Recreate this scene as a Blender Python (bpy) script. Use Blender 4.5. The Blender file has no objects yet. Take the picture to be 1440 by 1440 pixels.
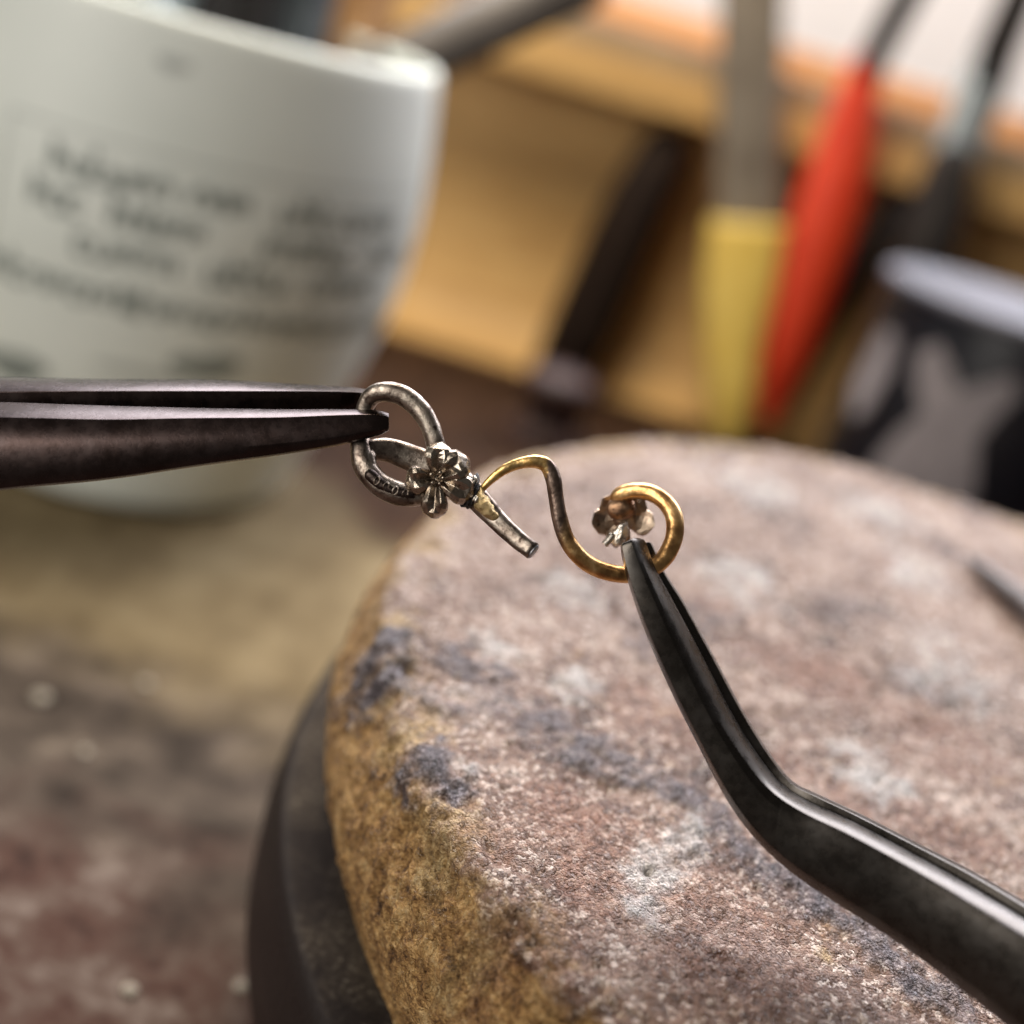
import bpy, bmesh, math, random
import numpy as np
from mathutils import Vector, Matrix

# ------------------------------------------------------------------ camera
MM = 0.001                                   # everything below is written in millimetres
PITCH, ROLL, FOC, CAMZ, DIST = math.radians(21.0), math.radians(17.0), 1800.0, 104.0, 95.0
sc = bpy.context.scene
C = sc.collection
Rv = np.array([1.0, 0, 0]); Uv = np.array([0, math.sin(PITCH), math.cos(PITCH)])
Fv = np.array([0, math.cos(PITCH), -math.sin(PITCH)])
Xc = math.cos(ROLL) * Rv + math.sin(ROLL) * Uv
Yc = -math.sin(ROLL) * Rv + math.cos(ROLL) * Uv
cd = bpy.data.cameras.new('camera'); cam = bpy.data.objects.new('camera', cd); C.objects.link(cam)
M = Matrix(((Xc[0], Yc[0], -Fv[0], 0), (Xc[1], Yc[1], -Fv[1], 0), (Xc[2], Yc[2], -Fv[2], CAMZ * MM), (0, 0, 0, 1)))
cam.matrix_world = M
cd.sensor_width = 36; cd.lens = 36 * FOC / 1440
cd.clip_start = 0.005; cd.clip_end = 50
cd.dof.use_dof = True; cd.dof.focus_distance = DIST * MM; cd.dof.aperture_fstop = 45 / 4.0
cd.dof.aperture_blades = 0
sc.camera = cam

# ------------------------------------------------------------------ light
w = bpy.data.worlds.new('World'); sc.world = w; w.use_nodes = True
bg = w.node_tree.nodes['Background']; bg.inputs[0].default_value = (1.0, 0.92, 0.85, 1); bg.inputs[1].default_value = 0.07

def area(name, loc, target, sx, sy, power, col):
    l = bpy.data.lights.new(name, 'AREA'); l.shape = 'RECTANGLE'; l.size = sx * MM; l.size_y = sy * MM
    l.energy = power; l.color = col
    o = bpy.data.objects.new(name, l); C.objects.link(o)
    o.location = Vector(loc) * MM
    o.rotation_euler = (Vector(target) - Vector(loc)).to_track_quat('-Z', 'Y').to_euler()
    return o
area('window_light', (40, 660, 470), (20, 120, 50), 1000, 520, 19.0, (0.92, 0.92, 1.0))
area('rack_fill_light', (-70, 285, 345), (10, 415, 20), 130, 130, 1.55, (1.0, 0.87, 0.68))  # added warm fill aimed at the rack, no such lamp stands there
area('side_fill_light', (-330, -230, 250), (-60, 200, 45), 300, 300, 1.9, (1.0, 0.95, 0.88))  # added fill from the front left, without a source of its own
sc.view_settings.view_transform = 'Standard'; sc.view_settings.look = 'None'
sc.view_settings.exposure = 0.06; sc.view_settings.gamma = 1.0
sc.view_settings.use_curve_mapping = False

# ------------------------------------------------------------------ helpers
def ray(px, py):
    return Xc * ((px - 720) / FOC) - Yc * ((py - 720) / FOC) + Fv
CAM = np.array([0, 0, CAMZ])
def P(px, py, dz=0.0): return CAM + ray(px, py) * (DIST + dz)          # a point dz mm behind the focus plane
def atY(px, py, y): d = ray(px, py); return CAM + d * (y / d[1])
def atZ(px, py, z): d = ray(px, py); return CAM + d * ((z - CAMZ) / d[2])
TILT = math.radians(6.5)                     # the turntable and its stone lean towards the viewer
def stone_pt(px, py, z=0.0):                                            # photo pixel -> point in the stone's own level frame
    d = ray(px, py); c, s_ = math.cos(TILT), math.sin(TILT); d = np.array([d[0], d[1] * c + d[2] * s_, -d[1] * s_ + d[2] * c])
    return CAM + d * ((z - CAMZ) / d[2])
def tilt_pt(p):
    q = np.asarray(p, float) - CAM; c, s_ = math.cos(TILT), math.sin(TILT)
    return CAM + np.array([q[0], q[1] * c - q[2] * s_, q[1] * s_ + q[2] * c])
PX = DIST / FOC                                                         # mm per photo pixel at the focus plane

def link(name, me, parent=None):
    o = bpy.data.objects.new(name, me); C.objects.link(o)
    if parent is not None: o.parent = parent
    return o
def world_origin(o):
    v = Vector((0, 0, 0))
    while o is not None: v = v + o.location; o = o.parent
    return v
def build(name, verts, faces, m, parent=None, smooth=True, origin=None, subsurf=0, bevel=0.0, recalc=True):
    """verts in world mm; becomes one mesh object"""
    v = np.asarray(verts, float)
    if parent is not None: org = np.array(world_origin(parent)) / MM; loc = (0, 0, 0)
    else:
        org = np.array(origin if origin is not None else [v[:, 0].mean(), v[:, 1].mean(), v[:, 2].min()]); loc = org * MM
    me = bpy.data.meshes.new(name)
    me.from_pydata(((v - org) * MM).tolist(), [], faces)
    me.validate()
    if recalc:
        bm = bmesh.new(); bm.from_mesh(me); bmesh.ops.recalc_face_normals(bm, faces=bm.faces); bm.to_mesh(me); bm.free()
    if smooth: me.polygons.foreach_set('use_smooth', [True] * len(me.polygons))
    me.materials.append(m)
    o = link(name, me, parent); o.location = loc
    if bevel:
        b = o.modifiers.new('bevel', 'BEVEL'); b.width = bevel * MM; b.segments = 3; b.limit_method = 'ANGLE'; b.angle_limit = math.radians(25)
    if subsurf:
        s = o.modifiers.new('sub', 'SUBSURF'); s.levels = subsurf; s.render_levels = subsurf
    return o
def tag(o, label, cat=None, group=None, kind=None):
    if label: o['label'] = label
    if cat: o['category'] = cat
    if group: o['group'] = group
    if kind: o['kind'] = kind
    return o
def thing(name, loc, label, cat, group=None):
    o = bpy.data.objects.new(name, None); C.objects.link(o); o.location = Vector(loc) * MM
    o.empty_display_size = 0.005
    return tag(o, label, cat, group)

# value noise
_rng = np.random.RandomState(7); _T = _rng.rand(64, 64, 64)
def vnoise(p):
    i = np.floor(p).astype(int); f = p - i; f = f * f * (3 - 2 * f)
    r = 0
    for a in (0, 1):
        for b in (0, 1):
            for c in (0, 1):
                wgt = (f[:, 0] if a else 1 - f[:, 0]) * (f[:, 1] if b else 1 - f[:, 1]) * (f[:, 2] if c else 1 - f[:, 2])
                r = r + wgt * _T[(i[:, 0] + a) % 64, (i[:, 1] + b) % 64, (i[:, 2] + c) % 64]
    return r * 2 - 1
def fbm(p, freq, oct=3, gain=.5, off=0.0):
    r = 0; a = 1.0; t = 0
    for k in range(oct):
        r = r + a * vnoise(p * freq * 2.03 ** k + off + 17.3 * k); t += a; a *= gain
    return r / t

def catmull(pts, n):
    pts = np.asarray(pts, float); k = len(pts)
    ext = np.vstack([2 * pts[0] - pts[1], pts, 2 * pts[-1] - pts[-2]])
    out = []
    for s in np.linspace(0, k - 1, n):
        i = min(int(s), k - 2); t = s - i
        a, b, c, d = ext[i], ext[i + 1], ext[i + 2], ext[i + 3]
        out.append(.5 * ((2 * b) + (c - a) * t + (2 * a - 5 * b + 4 * c - d) * t * t + (3 * b - a - 3 * c + d) * t ** 3))
    return np.array(out)
def loft(rings, close_start=True, close_end=True):
    rings = [np.asarray(r) for r in rings]; n = len(rings[0]); V = np.vstack(rings); F = []
    for i in range(len(rings) - 1):
        for j in range(n):
            a = i * n + j; b = i * n + (j + 1) % n
            F.append((a, b, b + n, a + n))
    if close_start: F.append(tuple(range(n - 1, -1, -1)))
    if close_end: F.append(tuple(range((len(rings) - 1) * n, len(rings) * n)))
    return V, F
def tube_geo(path, rad, seg=16, flat=1.0, ref=None, rough=0.0, rfreq=1.0, round_ends=True, round0=True, round1=True, power=2.0):
    """path Nx3, rad N, flat = thickness along 'ref' direction relative to the other axis"""
    path = np.asarray(path, float); rad = np.broadcast_to(np.asarray(rad, float), (len(path),)).copy()
    T = np.gradient(path, axis=0); T /= np.linalg.norm(T, axis=1)[:, None]
    ref = np.asarray(Fv if ref is None else ref, float)
    rings = []
    def ring(c, t, r, nrm):
        a = nrm - t * nrm.dot(t)
        a /= np.linalg.norm(a); b = np.cross(t, a)
        ang = np.linspace(0, 2 * math.pi, seg, endpoint=False)
        ca, sa = np.cos(ang), np.sin(ang)
        if power != 2.0:
            k = (np.abs(ca) ** power + np.abs(sa) ** power) ** (-1 / power); ca, sa = ca * k, sa * k
        q = c + np.outer(ca * r * flat, a) + np.outer(sa * r, b)
        return q
    if round_ends and round0:
        for k in (0.15, .5, .8, .95):
            rings.append(ring(path[0] - T[0] * rad[0] * math.sqrt(1 - k * k) * .9, T[0], rad[0] * k, ref))
    for c, t, r in zip(path, T, rad): rings.append(ring(c, t, r, ref))
    if round_ends and round1:
        for k in (.95, .8, .5, .15):
            rings.append(ring(path[-1] + T[-1] * rad[-1] * math.sqrt(1 - k * k) * .9, T[-1], rad[-1] * k, ref))
    V, F = loft(rings)
    if rough:
        n = fbm(V, rfreq, 3)
        cen = np.repeat(np.array([r.mean(0) for r in rings]), seg, 0)
        V = V + (V - cen) * (n * rough)[:, None]
    return V, F
def tube(name, path, rad, m, parent=None, n=None, origin=None, **k):
    path = np.asarray(path, float)
    if n:
        rad = np.broadcast_to(np.asarray(rad, float), (len(path),))
        q = catmull(np.c_[path, rad], n); path, rad = q[:, :3], q[:, 3]
    V, F = tube_geo(path, rad, **k)
    return build(name, V, F, m, parent, origin=origin)
def lathe_geo(prof, cx, cy, seg=64):
    ang = np.linspace(0, 2 * math.pi, seg, endpoint=False)
    rings = [np.c_[cx + r * np.cos(ang), cy + r * np.sin(ang), np.full(seg, z)] for r, z in prof]
    return loft(rings)
def box_geo(x0, x1, y0, y1, z0, z1):
    V = [(x, y, z) for z in (z0, z1) for y in (y0, y1) for x in (x0, x1)]
    return np.array(V, float), [(0, 1, 3, 2), (4, 6, 7, 5), (0, 4, 5, 1), (2, 3, 7, 6), (0, 2, 6, 4), (1, 5, 7, 3)]

# ------------------------------------------------------------------ materials
def srgb(r, g, b): return tuple(((c / 255 + .055) / 1.055) ** 2.4 if c > 10 else c / 255 / 12.92 for c in (r, g, b))
class NT:
    def __init__(s, name):
        s.m = bpy.data.materials.new(name); s.m.use_nodes = True; s.nt = s.m.node_tree
        s.b = s.nt.nodes['Principled BSDF']; s.L = s.nt.links.new
        tc = s.nt.nodes.new('ShaderNodeTexCoord'); mp = s.nt.nodes.new('ShaderNodeMapping')
        mp.inputs['Scale'].default_value = (1000, 1000, 1000); s.L(tc.outputs['Object'], mp.inputs[0]); s.co = mp.outputs[0]
    def noise(s, scale, detail=4, rough=.55, stretch=None, dist=0.0, off=None):
        co = s.co
        if stretch or off:
            mp = s.nt.nodes.new('ShaderNodeMapping')
            if stretch: mp.inputs['Scale'].default_value = stretch
            if off: mp.inputs['Location'].default_value = off
            s.L(co, mp.inputs[0]); co = mp.outputs[0]
        n = s.nt.nodes.new('ShaderNodeTexNoise'); n.inputs['Scale'].default_value = scale; n.inputs['Detail'].default_value = detail
        n.inputs['Roughness'].default_value = rough; n.inputs['Distortion'].default_value = dist; s.L(co, n.inputs['Vector']); return n.outputs[0]
    def voro(s, scale, feature='F1'):
        n = s.nt.nodes.new('ShaderNodeTexVoronoi'); n.feature = feature; n.inputs['Scale'].default_value = scale; s.L(s.co, n.inputs['Vector']); return n.outputs['Distance']
    def ramp(s, fac, stops):
        r = s.nt.nodes.new('ShaderNodeValToRGB'); e = r.color_ramp.elements
        while len(e) < len(stops): e.new(.5)
        for q, (p, c) in zip(e, stops):
            q.position = p; q.color = (*c, 1) if isinstance(c, tuple) else (c, c, c, 1)
        s.L(fac, r.inputs[0]); return r.outputs[0]
    def mix(s, fac, a, b, mode='MIX'):
        n = s.nt.nodes.new('ShaderNodeMix'); n.data_type = 'RGBA'; n.blend_type = mode
        for sock, v in ((n.inputs[0], fac), (n.inputs[6], a), (n.inputs[7], b)):
            if isinstance(v, (int, float)): sock.default_value = v
            elif isinstance(v, tuple): sock.default_value = (*v, 1)
            else: s.L(v, sock)
        return n.outputs[2]
    def math(s, op, a, b=None, clamp=False):
        n = s.nt.nodes.new('ShaderNodeMath'); n.operation = op; n.use_clamp = clamp
        for sock, v in zip(n.inputs, (a, b)):
            if v is None: continue
            if isinstance(v, (int, float)): sock.default_value = v
            else: s.L(v, sock)
        return n.outputs[0]
    def attr(s, name):
        n = s.nt.nodes.new('ShaderNodeAttribute'); n.attribute_name = name
        sp = s.nt.nodes.new('ShaderNodeSeparateColor'); s.L(n.outputs['Color'], sp.inputs[0]); return sp.outputs
    def set(s, **k):
        for key, v in k.items():
            sock = s.b.inputs[{'color': 'Base Color', 'rough': 'Roughness', 'metal': 'Metallic', 'spec': 'Specular IOR Level', 'coat': 'Coat Weight'}[key]]
            if isinstance(v, (int, float)): sock.default_value = v
            elif isinstance(v, tuple): sock.default_value = (*v, 1)
            else: s.L(v, sock)
    def bump(s, h, dist_mm, strength=1.0):
        n = s.nt.nodes.new('ShaderNodeBump'); n.inputs['Strength'].default_value = strength; n.inputs['Distance'].default_value = dist_mm * MM
        s.L(h, n.inputs['Height']); s.L(n.outputs[0], s.b.inputs['Normal'])

def metal(name, c1, c2, c3, r0, r1, scale=1.2, bump=.03, patch=(.42, .62), dirt=(.02, .015, .012), dirt_cut=(.58, .7), stretch=None):
    t = NT(name)
    a = t.noise(scale, 5, .6, stretch); b = t.noise(scale * 3.1, 4, .6, stretch, off=(3, 5, 9)); f = t.noise(scale * 14, 3, .6, stretch)
    col = t.ramp(a, [(.3, c1), (patch[0] + .05, c2), (patch[1] + .1, c3)])
    d = t.ramp(b, [(dirt_cut[0], 0.0), (dirt_cut[1], 1.0)])
    col = t.mix(d, col, dirt)
    t.set(color=col, metal=1.0, rough=t.ramp(t.mix(.5, a, b), [(.35, r0), (.65, r1)]))
    t.bump(t.mix(.35, b, f), bump)
    return t.m
def plain(name, c1, c2, rough=.6, scale=.4, spec=.4, bump=0.05, metal_=0.0):
    t = NT(name); n = t.noise(scale, 5, .6); t.set(color=t.ramp(n, [(.35, c1), (.65, c2)]), rough=rough, spec=spec, metal=metal_)
    if bump: t.bump(t.noise(scale * 8, 3), bump)
    return t.m

SILVER = metal('tarnished_silver', (.11, .080, .062), (.25, .205, .17), (.52, .46, .39), .24, .46, .6, .06, dirt=(.06, .04, .032), dirt_cut=(.50, .68))
PETAL = metal('worn_silver', (.19, .15, .115), (.36, .30, .24), (.62, .55, .46), .15, .34, .6, .035, dirt=(.06, .042, .032), dirt_cut=(.56, .72))
SILVERLIT = metal('silver_filed_lit', (.40, .36, .31), (.62, .58, .51), (.78, .73, .65), .2, .4, .9, .05, dirt_cut=(.66, .76))
GOLD = metal('oxidised_gold', (.36, .20, .08), (.55, .32, .12), (.72, .46, .20), .15, .36, .7, .03, dirt=(.16, .08, .04), dirt_cut=(.58, .72))
SOLDER = metal('gold_solder', (.38, .27, .13), (.56, .42, .21), (.70, .56, .33), .34, .55, 3.0, .12, dirt=(.12, .07, .03), dirt_cut=(.62, .70))
FLUX = plain('burnt_flux', (.012, .011, .012), (.06, .06, .065), .25, 4.0, .6, .15)
PLIER = metal('plier_steel', (.050, .034, .030), (.058, .041, .038), (.072, .054, .051), .22, .33, .5, .012, dirt=(.045, .029, .024), dirt_cut=(.6, .9))
TWEEZ = metal('dark_tweezer_steel', (.060, .052, .045), (.068, .060, .053), (.082, .075, .069), .23, .34, .5, .008, dirt=(.055, .044, .036), dirt_cut=(.6, .9))
STEEL = plain('grey_steel', (.055, .048, .045), (.085, .075, .07), .5, .08, .3, 0, .2)
BLUESTEEL = plain('blue_grey_steel', (.30, .34, .37), (.42, .47, .50), .4, .08, .5, 0, .5)
FILE = plain('dull_file_steel', (.15, .125, .10), (.22, .19, .155), .5, .1, .3, .05, .2)
BLACK = plain('black_grip', (.010, .008, .008), (.022, .018, .017), .6, .1, .2)
DARKWOOD = plain('dark_handle', (.008, .004, .003), (.016, .009, .006), .7, .1, .1)
RED = plain('red_grip', (.52, .030, .007), (.60, .045, .010), .5, .1, .45)
YELLOW = plain('yellow_grip', (.72, .50, .10), (.80, .60, .16), .45, .1, .45)
BROWNH = plain('brown_wood_handle', (.34, .17, .07), (.46, .26, .12), .5, .1, .4)
CERAMIC = plain('glazed_ceramic', (.68, .73, .685), (.73, .775, .73), .5, .05, .5, 0)
INK = plain('grey_green_print', (.20, .23, .215), (.27, .30, .28), .5, .2, .3, 0)
INKPALE = plain('pale_print', (.42, .45, .43), (.46, .49, .46), .5, .2, .3, 0)
JARBLACK = plain('black_jar_glaze', (.004, .004, .007), (.008, .008, .012), .35, .1, .2, 0)
JARLID = plain('pale_lid', (.045, .045, .06), (.08, .08, .105), .6, .1, .5)
EMBLEM = plain('pale_emblem', (.16, .145, .16), (.22, .20, .215), .6, .15, .3, 0)
CRUMB = plain('pale_crumb', (.30, .26, .20), (.42, .38, .32), .8, .6, .2)
PAPER = plain('white_wall_paint', (.80, .78, .77), (.86, .84, .83), .8, .02, .2, 0)

def wood(name, c1, c2, c3, stretch, rough=.55):
    t = NT(name)
    g = t.noise(.12, 6, .62, stretch, .8); h = t.noise(.6, 4, .6, stretch); big = t.noise(.012, 3)
    col = t.ramp(t.mix(.4, g, h), [(.35, c1), (.52, c2), (.68, c3)])
    col = t.mix(t.ramp(big, [(.4, 0.0), (.7, .35)]), col, c1)
    t.set(color=col, rough=rough, spec=.3); t.bump(h, .08); return t.m
PINE = wood('pine_board', (.40, .235, .085), (.52, .325, .125), (.62, .42, .18), (.15, 1, 1))
PINETOP = wood('orange_pine_board', (.50, .26, .12), (.62, .34, .17), (.70, .42, .23), (.15, 1, 1))
GREYWOOD = wood('grey_brown_board', (.18, .13, .085), (.26, .195, .13), (.33, .26, .175), (.15, 1, 1))

# ------------------------------------------------------------------ the bench
def bench_material():
    t = NT('stained_bench_wood')
    sp = t.nt.nodes.new('ShaderNodeSeparateXYZ'); t.L(t.co, sp.inputs[0])
    X, Y = sp.outputs[0], sp.outputs[1]
    n1 = t.noise(.035, 5, .6, dist=.6); n2 = t.noise(.11, 5, .62); n3 = t.noise(.5, 4, .6); g = t.noise(.09, 5, .6, (1, .18, 1))
    tan = t.ramp(t.mix(.5, n2, g), [(.35, (.10, .072, .038)), (.5, (.185, .14, .078)), (.65, (.26, .205, .12))])
    dark = t.ramp(n2, [(.35, (.030, .023, .018)), (.55, (.080, .062, .048)), (.75, (.18, .145, .11))])
    red = t.ramp(t.mix(.3, n2, n3), [(.36, (.020, .013, .011)), (.46, (.068, .036, .027)), (.54, (.090, .060, .047)), (.66, (.19, .15, .125))])
    yy = t.math('ADD', Y, t.math('MULTIPLY', t.math('SUBTRACT', n1, .5), 70.0))
    f_near = t.math('DIVIDE', t.math('SUBTRACT', 131.0, yy), 18.0, True)      # reddish, towards the front
    f_mid = t.math('DIVIDE', t.math('SUBTRACT', 178.0, yy), 26.0, True)
    xx = t.math('ADD', X, t.math('MULTIPLY', t.math('SUBTRACT', n2, .5), 22.0))
    f_back = t.math('DIVIDE', t.math('SUBTRACT', t.math('ADD', yy, xx), 195.0), 26.0, True)   # shade beside and behind the stone, painted in dark brown
    col = t.mix(f_mid, tan, dark); col = t.mix(f_near, col, red)
    soot_shade = t.ramp(n2, [(.35, (.014, .007, .004)), (.6, (.042, .020, .010)), (.75, (.10, .055, .028))])
    col = t.mix(f_back, col, soot_shade)
    #spk = t.ramp(t.voro(.12), [(.10, 1.0), (.16, 0.0)]); spk = t.math('MULTIPLY', spk, t.ramp(n1, [(.5, 0.0), (.62, .7)]))
    t.set(color=col, rough=.8, spec=.08); t.bump(t.mix(.5, n2, n3), .5)
    return t.m
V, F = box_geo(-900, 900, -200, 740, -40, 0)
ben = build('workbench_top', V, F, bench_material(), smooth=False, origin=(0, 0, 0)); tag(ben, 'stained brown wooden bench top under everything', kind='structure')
V, F = box_geo(-900, 900, 740, 760, -40, 900)
wl = build('wall', V, F, PAPER, smooth=False, origin=(0, 740, -40)); tag(wl, 'white wall behind the bench', kind='structure')

# ------------------------------------------------------------------ soldering stone
SX, SY, SR, STOP, SBOT = 52.3, 110.0, 62.0, 104 - 65.7, 104 - 65.7 - 20.5
def stone_material():
    t = NT('scorched_soldering_stone')
    A = t.attr('stain'); B = t.attr('wear')
    ochre, soot_shade, white = A[0], A[1], A[2]; rust, side, tint = B[0], B[1], B[2]
    n1 = t.noise(.09, 5, .62); n2 = t.noise(.45, 5, .65); n3 = t.noise(2.1, 4, .68); n4 = t.noise(5.0, 3, .6)
    vo = t.nt.nodes.new('ShaderNodeTexVoronoi'); vo.inputs['Scale'].default_value = 2.6; vo.inputs['Randomness'].default_value = 1.0
    wob = t.nt.nodes.new('ShaderNodeVectorMath'); wob.operation = 'ADD'; nv_ = t.nt.nodes.new('ShaderNodeTexNoise'); nv_.inputs['Scale'].default_value = 2.5
    t.L(t.co, nv_.inputs['Vector']); t.L(t.co, wob.inputs[0]); t.L(nv_.outputs['Color'], wob.inputs[1]); t.L(wob.outputs[0], vo.inputs['Vector'])
    cell = t.nt.nodes.new('ShaderNodeSeparateColor'); t.L(vo.outputs['Color'], cell.inputs[0]); cr_ = cell.outputs[0]
    top = t.ramp(t.mix(.38, n1, n2), [(.36, (.055, .026, .016)), (.45, (.175, .092, .058)), (.54, (.32, .200, .145)), (.64, (.56, .44, .37))])
    top = t.mix(t.math('MULTIPLY', t.ramp(cr_, [(.74, 0.0), (.92, 1.0)]), .7), top, (.76, .65, .57))
    top = t.mix(t.math('MULTIPLY', t.ramp(n3, [(.28, 1.0), (.47, 0.0)]), .7), top, (.13, .08, .065))
    sidec = t.ramp(t.mix(.45, n2, n3), [(.38, (.06, .028, .010)), (.45, (.27, .140, .046)), (.54, (.51, .30, .11)), (.64, (.72, .50, .24))])
    col = t.mix(side, top, sidec)
    och = t.ramp(t.mix(.6, n2, n3), [(.36, (.13, .07, .024)), (.5, (.39, .25, .10)), (.65, (.62, .47, .25))])
    col = t.mix(ochre, col, och)
    rs = t.ramp(t.mix(.5, n2, n3), [(.33, (.085, .034, .020)), (.55, (.27, .115, .062)), (.7, (.46, .28, .18))])
    col = t.mix(t.math('MULTIPLY', rust, .85), col, rs)
    so = t.ramp(t.mix(.5, n3, n4), [(.38, (.022, .015, .017)), (.50, (.085, .066, .074)), (.62, (.36, .325, .35))])
    col = t.mix(soot_shade, col, so)
    wh = t.ramp(t.mix(.5, n3, n4), [(.35, (.42, .39, .36)), (.55, (.68, .66, .64))])
    col = t.mix(white, col, wh)
    grain = t.ramp(t.mix(.5, cr_, n4), [(.25, .45), (.7, 1.2)])
    col = t.mix(.7, col, t.mix(1.0, col, grain, 'MULTIPLY'))
    t.set(color=col, rough=t.mix(t.ramp(cr_, [(.10, 1.0), (.16, 0.0)]), t.ramp(n3, [(.35, .42), (.65, .68)]), (.22, .22, .22)), spec=.5)
    hgt = t.math('SUBTRACT', t.math('MULTIPLY', t.mix(.5, n3, n4), 1.0), t.math('MULTIPLY', vo.outputs['Distance'], .55))
    t.bump(hgt, .55, 1.0)
    return t.m
def make_stone():
    prof = []                                   # (radius, z, nr, nz, side)
    rc = 1.9
    for r in np.arange(0.4, SR - rc, .36): prof.append((r, STOP, 0, 1))
    for a in np.linspace(0, math.pi / 2, 15): prof.append((SR - rc + rc * math.sin(a), STOP - rc + rc * math.cos(a), math.sin(a), math.cos(a)))
    for z in np.arange(STOP - rc - .35, SBOT + 1.2, -.36): prof.append((SR + 2.8 * math.sin((STOP - rc - z) / 16.5 * math.pi), z, 1, 0))
    for a in np.linspace(.2, math.pi / 2, 6): prof.append((SR - 1.2 + 1.2 * math.cos(a), SBOT + 1.2 - 1.2 * math.sin(a), math.cos(a), -math.sin(a)))
    prof.append((SR - 15, SBOT, 0, -1))
    prof = np.array(prof); nr = len(prof); ns = 1250
    th = np.linspace(0, 2 * math.pi, ns, endpoint=False)
    r = np.repeat(prof[:, 0], ns); z = np.repeat(prof[:, 1], ns); nrr = np.repeat(prof[:, 2], ns); nz = np.repeat(prof[:, 3], ns)
    t = np.tile(th, nr); ct, st = np.cos(t), np.sin(t)
    p = np.c_[SX + r * ct, SY + r * st, z]; N = np.c_[nrr * ct, nrr * st, nz]
    q = p.copy()
    edge = np.clip((r - (SR - 5.5)) / 3.5, 0, 1) * np.clip((z - (STOP - 6)) / 3, 0, 1)
    sidem = np.clip((STOP - .7 - z + fbm(q, .4, 4, off=4) * 2.0) / 1.0, 0, 1)
    def spot(px, py, rad, sq=1.0, zz=STOP):
        c = stone_pt(px, py, zz); d = np.sqrt((p[:, 0] - c[0]) ** 2 + ((p[:, 1] - c[1]) / sq) ** 2)
        m = (d < rad * 3.2) & (z > STOP - 9); r_ = np.zeros(len(p))
        r_[m] = np.clip(1.6 - d[m] / rad + fbm(q[m], .55 / max(rad, .8) * 2.2, 4, off=px) * 1.1, 0, 1)
        return r_
    def streak(pts, wid, off=0):
        pts = np.array([stone_pt(a, b, STOP)[:2] for a, b in pts]); d = np.full(len(p), 1e9)
        for a, b in zip(pts[:-1], pts[1:]):
            ab = b - a; tt = np.clip(((p[:, :2] - a) @ ab) / (ab @ ab), 0, 1)
            d = np.minimum(d, np.linalg.norm(p[:, :2] - (a + tt[:, None] * ab), axis=1))
        m = (d < wid * 3.2) & (z > STOP - 4); r_ = np.zeros(len(p))
        r_[m] = np.clip(1.15 - d[m] / wid + fbm(q[m], .5, 4, off=off) * 1.5, 0, 1) * np.clip((z[m] - STOP + 4) / 3, 0, 1)
        return r_
    soot_shade = np.maximum.reduce([spot(610, 1075, 2.0) * 1.0, spot(640, 1110, 1.3), spot(538, 905, 2.2), spot(545, 950, 1.6),
        .75 * streak([(640, 930), (720, 990), (830, 1060), (960, 1130), (1100, 1230), (1240, 1330), (1340, 1420)], 3.0, 3),
        .5 * streak([(560, 960), (640, 985), (720, 1010)], 2.6, 31),
        .8 * streak([(1330, 770), (1440, 850)], 2.5, 8), .45 * spot(1180, 850, 3), .4 * spot(1300, 960, 4), .45 * streak([(900, 900), (1000, 860)], 2.5, 19)])
    white = np.maximum.reduce([.85 * spot(912, 1222, 1.9), .6 * spot(905, 1275, 1.6), .75 * spot(810, 962, 2.2), .6 * spot(700, 915, 1.9), .8 * spot(1225, 1088, 2.6, 1.3),
        .55 * spot(1040, 815, 3.5), .6 * spot(1240, 720, 5), .35 * spot(1330, 940, 6), .5 * spot(1290, 800, 4), .45 * spot(1060, 680, 5), .4 * spot(960, 1180, 2.2),
        .55 * spot(655, 1080, .9), .4 * spot(800, 830, 3)])
    rust = np.maximum.reduce([.8 * spot(790, 1140, 2.6), .8 * spot(850, 1260, 3.0, .7), .7 * streak([(820, 1200), (960, 1290), (1080, 1380)], 3.5, 12), .85 * spot(1170, 950, 4),
        .7 * spot(1010, 850, 2.2), .5 * spot(1090, 920, 4), .6 * spot(1300, 1010, 4), .6 * spot(1210, 1220, 3), .6 * streak([(1000, 1040), (1180, 1120), (1400, 1190)], 3.0, 40),
        .65 * spot(1250, 790, 2), .5 * spot(900, 1000, 4), .6 * spot(1010, 1330, 6), .5 * spot(860, 1180, 4), .5 * spot(1310, 1060, 6), .55 * spot(760, 1320, 3), .5 * spot(700, 1180, 2.5)])
    ochre = np.clip(edge * (.30 + 1.6 * fbm(q, .28, 4, off=21)) * 1.3 - .05, 0, .8) * np.clip((z - STOP + 3.6) / 2.5, 0, 1)
    ochre = np.maximum(ochre, np.maximum.reduce([.9 * spot(640, 1180, 1.8), .8 * spot(575, 1030, 1.5), .8 * spot(690, 1290, 1.6), .7 * spot(1163, 1342, .6)]))
    ochre *= (1 - .8 * soot_shade)
    # stains break up into grains
    gr = fbm(q, 1.5, 2, .7, off=61) * .6 + fbm(q, .6, 2, off=71) * .5
    soot_shade = np.clip(soot_shade + gr * .9 * (soot_shade > .02) * (1 - .4 * soot_shade), 0, 1); white = np.clip(white * .85 + gr * .7 * (white > .05), 0, 1); rust = np.clip(rust + gr * .6 * (rust > .05), 0, 1)
    ochre = np.clip(ochre + gr * .8 * (ochre > .05), 0, .9)
    # relief
    crumb = fbm(q, .75, 3, .6, off=2); fine = fbm(q, 1.9, 2, .6, off=8); big = fbm(q, .14, 3, off=5)
    pit = -np.clip(fbm(q * np.array([1, 1, .55]), .85, 3, off=33) - .22, 0, 1)
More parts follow.
